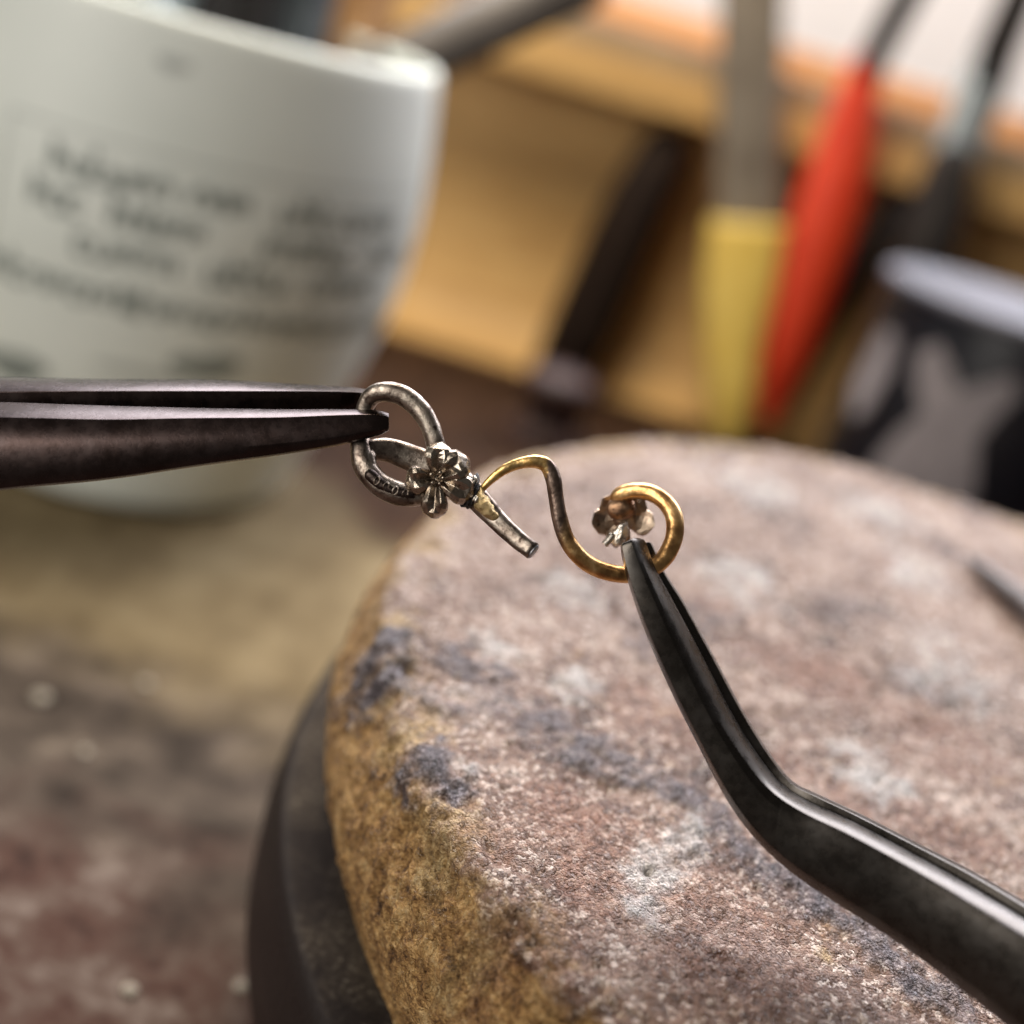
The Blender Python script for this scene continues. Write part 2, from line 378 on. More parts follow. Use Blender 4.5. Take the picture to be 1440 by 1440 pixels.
    disp = .35 * big + .32 * crumb + .26 * fine + 1.3 * pit * (.35 + .65 * np.maximum(sidem, edge)) + soot_shade * (.35 + .75 * np.abs(fbm(q, 1.2, 2, off=13))) + white * .10
    hole = stone_pt(912, 1225, STOP); dh = np.linalg.norm(p[:, :2] - hole[:2], axis=1)
    disp -= 1.0 * np.exp(-(dh / .42) ** 2) * (z > STOP - 3)
    rim = edge * fbm(q, .11, 3, off=44) * .7 - edge * 2.6 * np.clip(fbm(q, .33, 3, off=91) - .14, 0, 1)
    p2 = p + N * (disp + rim)[:, None]
    bot = z <= SBOT + .9
    p2[bot] = p[bot]
    p2[:, 2] = np.maximum(p2[:, 2], SBOT)
    idx = np.arange(nr * ns).reshape(nr, ns)
    a = idx[:-1]; b = np.roll(idx, -1, 1)[:-1]; c = np.roll(idx, -1, 1)[1:]; d = idx[1:]
    Q = np.stack([a, d, c, b], -1).reshape(-1, 4)
    org = np.array([SX, SY, SBOT])
    me = bpy.data.meshes.new('soldering_stone'); nv = len(p2)
    me.vertices.add(nv); me.vertices.foreach_set('co', ((p2 - org) * MM).ravel())
    me.loops.add(Q.size); me.loops.foreach_set('vertex_index', Q.ravel().astype(np.int32))
    me.polygons.add(len(Q)); me.polygons.foreach_set('loop_start', np.arange(0, Q.size, 4, dtype=np.int32)); 
    me.update(calc_edges=True); me.validate()
    me.polygons.foreach_set('use_smooth', [True] * len(me.polygons))
    at = me.attributes.new('stain', 'FLOAT_COLOR', 'POINT'); at.data.foreach_set('color', np.c_[ochre, np.clip(soot_shade, 0, 1), white, np.ones(nv)].ravel())
    at = me.attributes.new('wear', 'FLOAT_COLOR', 'POINT'); at.data.foreach_set('color', np.c_[rust, sidem, np.zeros(nv), np.ones(nv)].ravel())
    me.materials.append(stone_material())
    o = link('soldering_stone', me); o.location = Vector(tilt_pt(org)) * MM; o.rotation_euler.x = TILT
    tag(o, 'thick round soldering stone, mauve and ochre, scorched, under the jewellery', 'stone')
make_stone()

# turntable under the stone
def dusty():
    t = NT('dusty_black_iron'); n1 = t.noise(.09, 5, .65); n3 = t.noise(1.6, 4, .6)
    geo = t.nt.nodes.new('ShaderNodeNewGeometry'); sp = t.nt.nodes.new('ShaderNodeSeparateXYZ'); t.L(geo.outputs['Normal'], sp.inputs[0])
    up = t.ramp(sp.outputs[2], [(.75, 0.0), (.97, 1.0)])
    dust = t.math('MULTIPLY', up, t.ramp(n1, [(.40, .12), (.56, .85)]))
    col = t.mix(dust, (.016, .012, .011), t.ramp(n3, [(.35, (.030, .023, .018)), (.6, (.075, .06, .045)), (.72, (.26, .23, .18))]))
    t.set(color=col, rough=t.ramp(up, [(0, .45), (1, .9)]), spec=.15); t.bump(n3, .15); return t.m
DUSTY = dusty()
TB = SBOT - .1
base = thing('turntable', tilt_pt((SX, SY, SBOT - 22)), 'dusty black round turntable carrying the soldering stone', 'turntable')
base.rotation_euler.x = TILT
def tt_build(name, prof, seg):
    V, F = lathe_geo(prof, 0, 0, seg)
    V[:, 2] += np.where(V[:, 2] < 21, 1, 0) * fbm(V, .2, 2) * .15
    me_o = build(name, V + np.array(world_origin(base)) / MM, F, DUSTY, base); return me_o
tt_build('plate', [(1, 21.9), (66.2, 21.9), (67.0, 21.6), (67.5, 21.0), (67.9, 19.5), (68.4, 15.0), (68.4, 9.0), (67.4, 6.2), (65, 4.8), (1, 4.8)], 160)
tt_build('pedestal', [(1, 5), (24, 5), (22, 0), (24, -4), (30, -7), (31, -9), (1, -9)], 96)

# ------------------------------------------------------------------ the jewellery
jw = thing('flower_hook_jewellery', P(700, 720, 0), 'small silver and gold wire hook with two flowers, held above the stone', 'jewellery')
loop = [(618, 648, -.1), (612, 622, -.2), (604, 597, -.2), (590, 575, -.1), (571, 559, 0), (549, 551, .1), (530, 553, .3), (517, 565, .6), (511, 585, .75), (507, 606, .7), (508, 630, .35), (513, 655, 0), (529, 677, -.3), (553, 691, -.4), (580, 697, -.4), (604, 694, -.2)]
lr = [13, 13.5, 14, 14.5, 14.5, 14.5, 14, 13, 12, 13, 15, 16.5, 17, 17, 16, 14]
lo = tube('wire_loop', [P(*a) for a in loop], np.array(lr) * PX, SILVER, jw, n=90, seg=22, rough=.10, rfreq=.9, round_ends=False, power=2.5)
tag(lo, 'tarnished silver loop with stamped marks gripped by pliers')
# stamped marks on the lower loop, in a sunk dark cartouche
pth = [P(a_, b_, -.4 - 7.5 * PX) for a_, b_ in ((521, 668), (533, 679), (548, 688), (563, 693), (580, 696))]
tube('stamp_panel', pth, np.array([9.5, 10.5, 10.8, 10.8, 10]) * PX, metal('blackened_silver', (.03, .022, .02), (.055, .04, .036), (.09, .07, .06), .25, .4, 1, .04), lo, n=24, seg=16)
for k, (a, b) in enumerate([(530, 676), (543, 684), (556, 690), (570, 694)]):
    c = P(a, b, -.4 - 18.2 * PX); ang = np.linspace(0, 2 * math.pi, 18)
    e1 = Xc * math.cos(.45) - Yc * math.sin(.45); e2 = Xc * math.sin(.45) + Yc * math.cos(.45)
    hgt = 5.6 * PX; wd = 3.6 * PX
    span = ang if k % 2 == 0 else ang[:14]
    path = [c + e1 * wd * math.cos(q) + e2 * hgt * math.sin(q) + Fv * (0.10 * math.sin(q) ** 2) for q in span]
    V, F = tube_geo(np.array(path), 1.5 * PX, seg=6); build('stamped_mark', V, F, SILVER, lo)
band = [(519, 662, -.35), (514, 646, -.05), (521, 634, .4), (545, 633, .9), (575, 643, 1.3), (610, 658, 1.3), (645, 676, 1.0), (672, 702, .6), (698, 730, .1), (725, 756, -.4), (749, 775, -.9)]
br = [13, 15, 15, 17, 19, 20, 20, 17.5, 15, 13.5, 12.5]
st = tube('stem', [P(*a) for a in band], np.array(br) * PX, SILVER, jw, n=60, seg=20, flat=.75, rough=.08, rfreq=.8, round1=False, power=3.2)
tag(st, 'straight silver stem with a cut end')
# clean cut end face
e0 = P(725, 756, -.4); e1 = P(749, 775, -.9); dd = (e1 - e0) / np.linalg.norm(e1 - e0); ec = P(749, 775, -.9)
tube('cut_end', [ec + dd * .02, ec + dd * .16], np.array([11.6, 10.4]) * PX, metal('cut_face', (.12, .13, .14), (.3, .31, .33), (.5, .5, .52), .2, .4, 2, .05), st, seg=14, flat=.75, round_ends=False)
# bright rubbed patch where the loop turns
def blob(name, c, sx, sy, sz, ax, m, parent, disp=.15, fr=1.5, sub=3):
    bm = bmesh.new(); bmesh.ops.create_icosphere(bm, subdivisions=sub, radius=1)
    v = np.array([q.co[:] for q in bm.verts]); f = [tuple(x.index for x in q.verts) for q in bm.faces]; bm.free()
    n = fbm(v * 2 + np.asarray(c), fr, 3)
    v = v * (1 + disp * n)[:, None]
    W = np.asarray(c) + v[:, :1] * ax[0] * sx + v[:, 1:2] * ax[1] * sy + v[:, 2:3] * ax[2] * sz
    return build(name, W, f, m, parent)
IMG = (Xc, Yc, Fv)
def rot(deg): a = math.radians(deg); return (Xc * math.cos(a) + Yc * math.sin(a), -Xc * math.sin(a) + Yc * math.cos(a), Fv)
#blob('rubbed_knuckle', P(525, 637, .25), 13 * PX, 20 * PX, 15 * PX, rot(8), SILVERLIT, lo, .12, 1.2)
# gold wire
sw = [(668, 702, .1), (676, 690, 0), (690, 675, -.1), (708, 661, -.1), (730, 652, 0), (752, 649, 0), (769, 655, .1), (778, 674, .1), (782, 700, .1), (787, 728, .1), (796, 757, .2), (812, 780, .3), (833, 796, .5), (860, 806, .7), (888, 808, .85), (915, 801, 1.0), (936, 782, 1.2), (948, 755, 1.6), (948, 728, 2.1), (937, 708, 2.6), (917, 694, 3.1), (892, 690, 3.5), (870, 697, 3.9), (866, 712, 4.2)]
wr = [5, 5.5, 6.5, 8, 9, 10.5, 12, 12.5, 12, 12.5, 13, 13.5, 13.5, 13.5, 13.5, 13.5, 14, 14, 14, 14, 14, 13.5, 12.5, 9]
def gold_wire_material():
    t = NT('heat_stained_gold_wire')
    sp = t.nt.nodes.new('ShaderNodeSeparateXYZ'); t.L(t.co, sp.inputs[0])
    a = t.noise(.8, 4, .6); b = t.noise(2.6, 4, .6)
    x = t.math('ADD', sp.outputs[0], t.math('MULTIPLY', t.math('SUBTRACT', a, .5), 1.6))
    f1 = t.math('DIVIDE', t.math('SUBTRACT', x, 2.35), .35, True)           # beyond the solder: tarnished
    f2 = t.math('DIVIDE', t.math('SUBTRACT', x, 4.7), 1.2, True)            # towards the ring: gold again
    gold1 = t.ramp(b, [(.35, (.56, .33, .10)), (.6, (.82, .57, .24))])
    tarn = t.ramp(a, [(.35, (.11, .075, .058)), (.65, (.24, .175, .14))])
    gold2 = t.ramp(a, [(.34, (.42, .22, .09)), (.5, (.64, .37, .145)), (.66, (.84, .57, .28))])
    col = t.mix(f2, t.mix(f1, gold1, tarn), gold2)
    t.set(color=col, metal=1.0, rough=t.ramp(a, [(.35, .28), (.65, .42)])); t.bump(a, .10); return t.m
GW = gold_wire_material()
tag(tube('hook_wire', [P(*a) for a in sw], np.array(wr) * .9 * PX, GW, jw, n=170, seg=20, rough=.06, rfreq=.6, power=2.7), 'gold wire bent into a hook and a ring')
# solder web and burnt flux
so = tube('solder', [P(*q) for q in ((674, 690, -.15), (675, 699, -.3), (679, 710, -.45), (688, 720, -.40), (700, 730, -.2))], np.array([6, 9, 10.5, 9, 5]) * PX, SOLDER, jw, n=44, seg=26, rough=.42, rfreq=2.6)
tag(so, 'bright yellow granular solder joining wire and stem')
blob('burnt_flux', P(661, 692, -.35), 11 * PX, 24 * PX, 13 * PX, rot(-22), FLUX, jw, .35, 2.0, 4)
rnd = random.Random(4)
for k in range(9):
    blob('flux_speck', P(661 + rnd.uniform(-10, 10), 690 + rnd.uniform(-20, 18), -.95 + rnd.uniform(-.1, .15)), 2.2 * PX, 5 * PX, 2.5 * PX, rot(rnd.uniform(-60, 60)), SILVERLIT, jw, .4, 2, 2)

def petal_geo(L, Wd, Th, groove=.75, tip=.0, ns=12, nl=8):
    """almond petal along +x from 0 to L, +z up (towards the viewer)"""
    V = []; F = []
    for i in range(nl + 1):
        u = i / nl; wv = min(1.0, .30 + .95 * u ** .8) * max(0.03, (1 - max(0.0, (u - .62) / .38) ** 2.6)) ** .5
        for j in range(ns):
            a = 2 * math.pi * j / ns; y = math.cos(a); z = math.sin(a)
            zz = math.copysign(abs(z) ** .8, z) * (.55 + .45 * wv)
            if z > 0:
                zz -= groove * math.exp(-(y / .22) ** 2) * math.sin(math.pi * min(1, u * 1.15)) ** .6
                zz += tip * u ** 3
            V.append((L * u, Wd * wv * y, Th * zz + L * (.20 * math.sin(math.pi * min(1.0, u * .80)) - .22 * u ** 3)))
    for i in range(nl):
        for j in range(ns):
            a = i * ns + j; b = i * ns + (j + 1) % ns; F.append((a, b, b + ns, a + ns))
    F.append(tuple(range(ns - 1, -1, -1))); F.append(tuple(range(nl * ns, (nl + 1) * ns)))
    return np.array(V), F
def flower(cx, cy, dz, petals, mat, parent, label, face=-1.0, cdome=7):
    """face -1: turned to the viewer"""
    fl = blob('flower', P(cx, cy, dz + .1), cdome * 1.9 * PX, cdome * 1.9 * PX, cdome * PX, IMG, mat, parent, .2, 1.5)
    tag(fl, label)
    for (ang, L, Wd, Th, tilt) in petals:
        g, f = petal_geo(L * PX, Wd * PX, Th * PX)
        a = math.radians(ang); ex = Xc * math.cos(a) - Yc * math.sin(a); ey = Xc * math.sin(a) + Yc * math.cos(a); ez = Fv * face
        tl = math.radians(tilt); ex2 = ex * math.cos(tl) + ez * math.sin(tl); ez2 = ez * math.cos(tl) - ex * math.sin(tl)
        W = P(cx, cy, dz) + g[:, :1] * ex2 + g[:, 1:2] * ey + g[:, 2:3] * ez2
        W = W + (fbm(W, 1.6, 2)[:, None] * .16) * ez2
        build('petal', W, f, mat, fl, smooth=False, bevel=.05)
    return fl
fl1 = flower(614, 672, -.75, [(-84, 50, 20, 12, 14), (-32, 52, 23, 12, 12), (26, 57, 22, 11, 2), (94, 57, 20, 12, 2), (172, 43, 22, 12, 6)], PETAL, jw, 'worn silver flower with five petals beside the pliers')
for (ang, L) in ((-55, 9), (0, 9), (60, 9), (130, 9), (215, 9)):
    a = math.radians(ang)
    blob('stamen', P(614 + L * math.cos(a), 672 + L * math.sin(a), -1.55), 3.2 * PX, 3.2 * PX, 3.5 * PX, IMG, PETAL, fl1, .15, 1.5, 2)
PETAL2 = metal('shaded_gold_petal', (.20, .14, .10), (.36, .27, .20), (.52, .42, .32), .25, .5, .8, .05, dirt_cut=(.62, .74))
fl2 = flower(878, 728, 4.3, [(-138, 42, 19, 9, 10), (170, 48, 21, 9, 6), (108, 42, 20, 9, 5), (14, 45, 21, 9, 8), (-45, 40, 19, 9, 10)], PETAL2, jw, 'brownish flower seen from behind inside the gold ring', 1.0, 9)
blob('backing_cup', P(874, 715, 3.7), 21 * PX, 18 * PX, 10 * PX, IMG, metal('heat_browned_gold', (.18, .10, .06), (.32, .19, .11), (.48, .31, .20), .3, .5), fl2, .2, 1.2)
blob('lit_petal', P(872, 752, 3.4), 10 * PX, 20 * PX, 7 * PX, rot(-25), SILVERLIT, fl2, .35, 1.5, 4)  # light falling on this petal is put in as paler silver
tube('wire_tail', [P(862, 752, 3.3), P(854, 762, 3.2), P(850, 766, 3.2)], np.array([6, 5.5, 6]) * PX, SILVERLIT, fl2, n=10, seg=10, round_ends=False)

# ------------------------------------------------------------------ pliers on the left
def section_loft(name, stations, m, parent, n=60, bevel=.12, end=True):
    """stations: list of lists of (px,py,dz); corresponding corners are interpolated"""
    S = np.array([[P(*q) for q in s] for s in stations])
    k = S.shape[1]; cols = [catmull(S[:, j], n) for j in range(k)]
    rings = [np.array([cols[j][i] for j in range(k)]) for i in range(n)]
    V, F = loft(rings)
    o = build(name, V, F, m, parent, smooth=True, bevel=bevel)
    return o
pl = thing('long_nose_pliers', P(-40, 620, 0), 'dark steel long-nose pliers gripping the silver loop from the left', 'pliers')
# front jaw: inner top edge, bevel, shoulder, belly, bottom, inner bottom
def fj(x, t, m1, m2, bl, s):      # s scales the depth
    mid = m2 + (bl - m2) * .5
    return [(x, t, .05), (x, m1, -1.35 * s), (x, m2, -1.75 * s), (x, mid, -1.85 * s), (x, bl - 3, -1.6 * s), (x, bl, -.8 * s), (x, bl - 8 * s, .05)]
stn = [fj(-150, 562, 588, 614, 712, 2.1), fj(0, 565, 587, 612, 690, 1.75), fj(150, 570, 590, 613, 675, 1.45), fj(272, 573, 588, 612, 657, 1.2), fj(389, 575, 587, 608, 641, .95),
       fj(470, 575, 584, 602, 628, .75), fj(520, 576, 583, 596, 616, .6), fj(537, 578, 585, 597, 611, .52), fj(547, 581, 587, 597, 606, .42)]
j1 = section_loft('front_jaw', stn, PLIER, pl, n=80, bevel=.22)
# back jaw: inner face towards us, top facet leaning back
def bj(x, tb, tf, bo, d0, th):
    return [(x, tb, d0 + th), (x, tb + 5, d0 + th * .45), (x, tf, d0), (x, bo, d0 + 1.3), (x, bo + 2, d0 + th)]
stn = [bj(-150, 528, 552, 640, .9, 5.2), bj(0, 530, 551, 630, 1.1, 4.6), bj(145, 533, 550, 620, 1.25, 4.0), bj(300, 534, 550, 612, 1.4, 3.3), bj(420, 540, 550, 605, 1.5, 2.6), bj(490, 544, 551, 595, 1.55, 1.9), bj(528, 549, 554, 580, 1.6, 1.2)]
j2 = section_loft('back_jaw', stn, PLIER, pl, n=60, bevel=.15)

# ------------------------------------------------------------------ bent tweezers on the right
tw = thing('bent_tweezers', P(1520, 1420, 1), 'dark steel bent-tip tweezers holding the gold ring from below', 'tweezers')
# px outlines: A lower-left edge, B crease, Cc far top edge
Aed = [(871, 772), (882, 822), (906, 893), (942, 976), (984, 1060), (1022, 1132), (1060, 1184), (1110, 1232), (1185, 1284), (1262, 1334), (1345, 1396), (1440, 1472), (1560, 1570)]
Bed = [(893, 762), (908, 800), (934, 858), (970, 934), (1010, 1012), (1048, 1070), (1084, 1112), (1128, 1142), (1190, 1172), (1268, 1214), (1350, 1262), (1445, 1322), (1570, 1402)]
Ced = [(912, 763), (925, 798), (950, 842), (990, 915), (1033, 998), (1070, 1058), (1102, 1098), (1138, 1122), (1196, 1148), (1276, 1190), (1360, 1236), (1450, 1290), (1580, 1368)]
dA = [-1.7, -2.0, -2.2, -2.3, -2.3, -2.2, -2.0, -1.8, -1.6, -1.4, -1.2, -1.0, -.8]
dB = [-1.8, -2.1, -2.4, -2.5, -2.5, -2.4, -2.2, -2.0, -1.8, -1.6, -1.4, -1.2, -1.0]
dC = [-.25, -.2, -.1, .1, .3, .4, .4, .4, .5, .6, .7, .8, .9]
fwd = [0, 0, 0, 0, -.3, -.8, -1.4, -2.2, -3.4, -4.8, -6.6, -8.8, -11.5]
dA, dB, dC = ([a_ + f_ for a_, f_ in zip(q, fwd)] for q in (dA, dB, dC))
Ced = [(b_[0] + (c_[0] - b_[0]) * .80, b_[1] + (c_[1] - b_[1]) * .80) for b_, c_ in zip(Bed, Ced)]
Aed = [(a_[0] + (b_[0] - a_[0]) * .07, a_[1] + (b_[1] - a_[1]) * .07) for a_, b_ in zip(Aed, Bed)]
def mid(a, b, t): return (a[0] + (b[0] - a[0]) * t, a[1] + (b[1] - a[1]) * t)
stn = []
for a, b, c, x, y, z in zip(Aed, Bed, Ced, dA, dB, dC):
    m1 = mid(a, b, .14); m2 = mid(a, b, .80); m3 = mid(b, c, .30)
    stn.append([(*a, x + .9), (*m1, x - .1), (*m2, y - .12), (*b, y + .12), (*m3, y + .55), (*c, z), (*mid(a, c, .5), z + .12), (*mid(a, c, .06), z)])
tip = [(mid(q[:2], (890, 763), .45)[0], mid(q[:2], (890, 756), .45)[1] - 3, q[2] * .6 - .35) for q in stn[0]]
section_loft('front_arm', [tip] + stn, TWEEZ, tw, n=110, bevel=.10)
C2 = [(921, 768), (940, 808), (966, 846), (1004, 914), (1052, 1002), (1091, 1064), (1120, 1098), (1150, 1112), (1210, 1140), (1290, 1180), (1374, 1222), (1464, 1274), (1594, 1350)]
C2 = [(c_[0] + (d_[0] - c_[0]) * .68, c_[1] + (d_[1] - c_[1]) * .68) for c_, d_ in zip(Ced, C2)]
stn = []
for i, (a, c, c2, z) in enumerate(zip(Aed, Ced, C2, dC)):
    g = 1.75 if i < 2 else (1.5 if i == 2 else max(.40, 1.2 - .22 * (i - 2)))
    off = (c2[0] - c[0], c2[1] - c[1]); a2 = (a[0] + off[0] + 6, a[1] + off[1] + 4)
    f0 = z + g
    stn.append([(*mid(a2, c2, .1), f0), (*mid(a2, c2, .97), f0), (*c2, f0 + .5), (*mid(c2, c, -.15), f0 + 1.9), (*mid(a2, c2, .5), f0 + 2.3), (*a2, f0 + 1.4)])
tip = [(mid(q[:2], (905, 772), .5)[0], mid(q[:2], (905, 764), .5)[1] - 3, q[2]) for q in stn[0]]
section_loft('back_arm', [tip] + stn, TWEEZ, tw, n=110, bevel=.10)

# dark rod lying on the stone at the right
a = tilt_pt(stone_pt(1365, 785, STOP + 1.2)); b = tilt_pt(stone_pt(1500, 900, STOP + 2.2))
tag(tube('steel_pick', [a, a + (b - a) * .25, a + (b - a) * .6, b], [.5, 1.0, 1.5, 1.8], plain('brown_steel', (.05, .04, .04), (.09, .075, .075), .5, .3, .4), n=30, seg=14), 'dark pointed pick lying on the right edge of the stone', 'pick')

# ------------------------------------------------------------------ white cup with print
CX, CY, CH = -79.0, 240.0, 88.0
cz = [0, 2, 8, 14, 20, 28, 35, 43, 50, 58, 65, 73, 80, 88]; cr = [29, 32, 34.2, 36.3, 38.5, 41.3, 43.2, 45.0, 46.0, 46.4, 46.2, 45.4, 44.4, 43.2]
def cup_r(z): return float(np.interp(z, cz, cr))
cup = thing('ceramic_cup', (CX, CY, 0), 'white ceramic cup with blurred grey print, full of tools', 'cup')
zs = np.linspace(0.3, CH - 1.0, 40); pr = [(1, .3), (27, .3)] + [(cup_r(z), z) for z in zs if z > .4]
pr += [(43.1, CH - .5), (42.7, CH), (42.2, CH + .15), (41.7, CH - .1), (41.4, CH - .8)] + [(cup_r(z) - 1.9, z) for z in np.linspace(CH - 3, 8, 20)] + [(24, 5), (1, 5)]
V, F = lathe_geo(pr, CX, CY, 96); build('body', V, F, CERAMIC, cup)
def cpt(th, z, o=.12): a = math.radians(th); r = cup_r(z) + o; return (CX + r * math.cos(a), CY + r * math.sin(a), z)
def strip(th0, z0, th1, z1, wid, n=4):
    """a stroke on the cup's surface"""
    rr = cup_r((z0 + z1) / 2); dx = math.radians(th1 - th0) * rr; dy = z1 - z0; L = math.hypot(dx, dy) + 1e-6
    nx, ny = -dy / L * wid / 2, dx / L * wid / 2; dth = math.degrees(nx / rr)
    V = []; F = []
    for i in range(n + 1):
        t = i / n; th = th0 + (th1 - th0) * t; z = z0 + (z1 - z0) * t
        V += [cpt(th + dth, z + ny), cpt(th - dth, z - ny)]
        if i: k = 2 * i; F.append((k - 2, k - 1, k + 1, k))
    return V, F
def merge(parts):
    V = []; F = []
    for v, f in parts:
        o = len(V); V += [tuple(q) for q in v]; F += [tuple(i + o for i in q) for q in f]
    return np.array(V), F
rnd = random.Random(11)
def word(th, z, n, size, wgt):
    """n glyph shapes from th onwards; returns end angle"""
    out = []
    d = math.degrees(1 / cup_r(z))
    for k in range(n):
        wd = size * rnd.uniform(.55, .8) * d; up = size * rnd.choice([.7, .7, .7, 1.15])
        kind = rnd.randrange(4)
        out.append(strip(th, z, th, z + up, wgt, 1))
        if kind in (0, 1): out.append(strip(th + wd * .8, z, th + wd * .8, z + size * .7, wgt, 1))
        if kind in (0, 2, 3): out.append(strip(th, z + size * .66, th + wd * .8, z + size * .66, wgt, 2))
        if kind in (1, 2): out.append(strip(th, z, th + wd * .8, z, wgt, 2))
        if kind == 3: out.append(strip(th, z + size * .35, th + wd * .8, z + size * .35, wgt, 2))
        th += wd * 1.15
    return th, out
lines = [(63.4, [(-95, 6, .9), (-68, 3, 1), (-50, 3, .9), (-36, 6, .7)]), (57.6, [(-98, 3, .9), (-82, 5, 1), (-52, 6, .8), (-24, 5, .6)]),
         (51.8, [(-88, 5, .9), (-62, 4, 1.0), (-40, 6, .7)]), (44.0, [(-106, 8, 1.0), (-78, 6, .9), (-52, 7, .9), (-24, 5, .7)])]
txt = []
for z, ws in lines:
    for th, n, g in ws:
        _, o = word(th, z - 2.0, n, 4.2, .62 + .5 * g); txt += o
V, F = merge(txt); o = build('printed_text', V, F, INK, cup, smooth=False, recalc=False); tag(o, 'blurred lines of grey print')
fr = [strip(-105, 68, -107, 40, .5, 6), strip(-105, 68, -10, 68, .5, 24)]
V, F = merge(fr); build('printed_frame', V, F, INKPALE, cup, smooth=False, recalc=False)
def patch(th0, z0, rx, rz, seed):
    V = [cpt(th0, z0)]; F = []; r2 = random.Random(seed); n = 28
    ph = [r2.uniform(0, 6.28) for _ in range(3)]
    for ringk in (.5, 1):
        for i in range(n):
            a = 2 * math.pi * i / n; k = 1 + .18 * math.sin(2 * a + ph[0]) + .12 * math.sin(3 * a + ph[1])
            V.append(cpt(th0 + math.degrees(rx * ringk * k * math.cos(a) / cup_r(z0)), z0 + rz * ringk * k * math.sin(a)))
    for i in range(n):
        j = (i + 1) % n; F.append((0, 1 + i, 1 + j)); F.append((1 + i, 1 + n + i, 1 + n + j, 1 + j))
    return V, F
V, F = merge([patch(-58, 34.8, 5.2, 2.8, 1)]); build('printed_picture', V, F, INK, cup, smooth=False, recalc=False)
V, F = patch(-102, 26.0, 6.5, 3.0, 2); build('printed_picture', np.array(V), F, INK, cup, smooth=False, recalc=False)
V, F = patch(-72, 31.6, 6.5, 1.2, 3); build('printed_smudge', np.array(V), F, INKPALE, cup, smooth=False, recalc=False)
V, F = patch(-76, 81.3, 2.2, 1.2, 4); V = np.array(V); build('printed_smudge', V, F, INKPALE, cup, smooth=False, recalc=False)

# tools in the cup
def cup_tool(name, foot, head, r0, r1, m, label, cat, **k):
    foot = np.array(foot, float); head = np.array(head, float)
    path = [foot + (head - foot) * t for t in (0, .3, .6, .85, 1)]
    return tag(tube(name, path, np.linspace(r0, r1, 5), m, n=30, seg=18, **k), label, cat, 'tools standing in the white cup')
cup_tool('steel_bar', (-112, 232, 30), atY(820, -30, 296), 5.5, 7.0, STEEL, 'dull grey steel bar leaning far right out of the cup', 'bar', flat=.6)
cup_tool('black_punch', (-79, 250, 8), atY(350, -110, 256), 6.0, 9.0, BLACK, 'thick black punch standing upright in the cup', 'punch')
cup_tool('light_steel_rod', (-92, 240, 8), atY(270, -110, 250), 3.0, 5.0, BLUESTEEL, 'light grey rod left of the black punch in the cup', 'rod')
cup_tool('slate_rod', (-66, 252, 8), atY(440, -80, 272), 4.0, 7.5, plain('slate_steel', (.05, .06, .07), (.09, .10, .115), .4, .1, .4, 0), 'slate grey rod right of the black punch in the cup', 'rod')
cup_tool('wooden_mallet_stick', (-62, 258, 8), atY(530, -100, 292), 4.0, 9.0, BROWNH, 'brown wooden stick behind the steel bar in the cup', 'stick')

# ------------------------------------------------------------------ wooden rack
rk = thing('wooden_rack', (60, 440, 0), 'pine shelf rack behind the stone with tools leaning on it', 'rack')
def rbox(name, x0, x1, y0, y1, z0, z1, m, bev=.8):
    V, F = box_geo(x0, x1, y0, y1, z0, z1); return build(name, V, F, m, rk, smooth=False, bevel=bev)
bp = [(416 - 20 * (1 - math.sin(a_)), 3 + 46 * (1 - math.cos(a_))) for a_ in np.linspace(.12, math.pi / 2, 14)]   # the board sweeps forward at its foot
bp = [(a_, b_) for a_, b_ in bp] + [(416, 60), (416, 75), (416, 85.6), (430, 85.6), (430, .05), (393, .05)]
V = np.array([(x_, y_, z_) for x_ in (-260, 420) for y_, z_ in bp]); nb = len(bp)
F = [(i_, (i_ + 1) % nb, (i_ + 1) % nb + nb, i_ + nb) for i_ in range(nb)] + [tuple(range(nb - 1, -1, -1)), tuple(range(nb, 2 * nb))]
build('back_board', V, F, PINE, rk, smooth=False)
rbox('shelf_board', -270, 430, 394, 520, 85.8, 98, PINE)
rbox('front_strip', -270, 430, 397, 409, 98.1, 106, GREYWOOD)
rbox('rear_trim', -270, 430, 425, 437, 98.1, 114.5, PINETOP)

# leaning tools
def K(pts): return [atY(a, b, 381 + (y - 300) * .9) for a, b, y in pts]
def lean(name, pts, rad, m, label, cat, **k):
    return tag(tube(name, K(pts), np.array(rad) * 1.31, m, n=40, seg=20, **k), label, cat, 'tools leaning on the rack')
lean('dark_file_handle', [(776, 566, 298), (800, 500, 301), (845, 400, 308), (890, 300, 315), (936, 212, 326)], [6.2, 7.3, 7.6, 7.3, 6.2], DARKWOOD, 'black-brown round bar leaning alone on the bare board left of the yellow handle', 'bar')
yt = thing('yellow_handled_file', K([(1022, 612, 294)])[0], 'flat grey file with a yellow handle, left of the red grip', 'file', 'tools leaning on the rack')
tube('handle', K([(1022, 612, 294), (1026, 560, 295), (1030, 480, 297), (1040, 400, 299), (1052, 312, 300)]), np.array([3.0, 5.0, 6.6, 8.2, 8.4]) * 1.31, YELLOW, yt, n=40, seg=22, flat=.5, power=3, round1=False)
tube('blade', K([(1052, 316, 300), (1054, 200, 302), (1056, 60, 303), (1060, -80, 305)]), np.array([7.0, 6.9, 6.8, 6.6]) * 1.31, FILE, yt, n=30, seg=16, flat=.25, power=4)
rt = thing('red_handled_tool', K([(1078, 590, 300)])[0], 'tool with a bright red grip and black shaft, right of the yellow handle', 'tool', 'tools leaning on the rack')
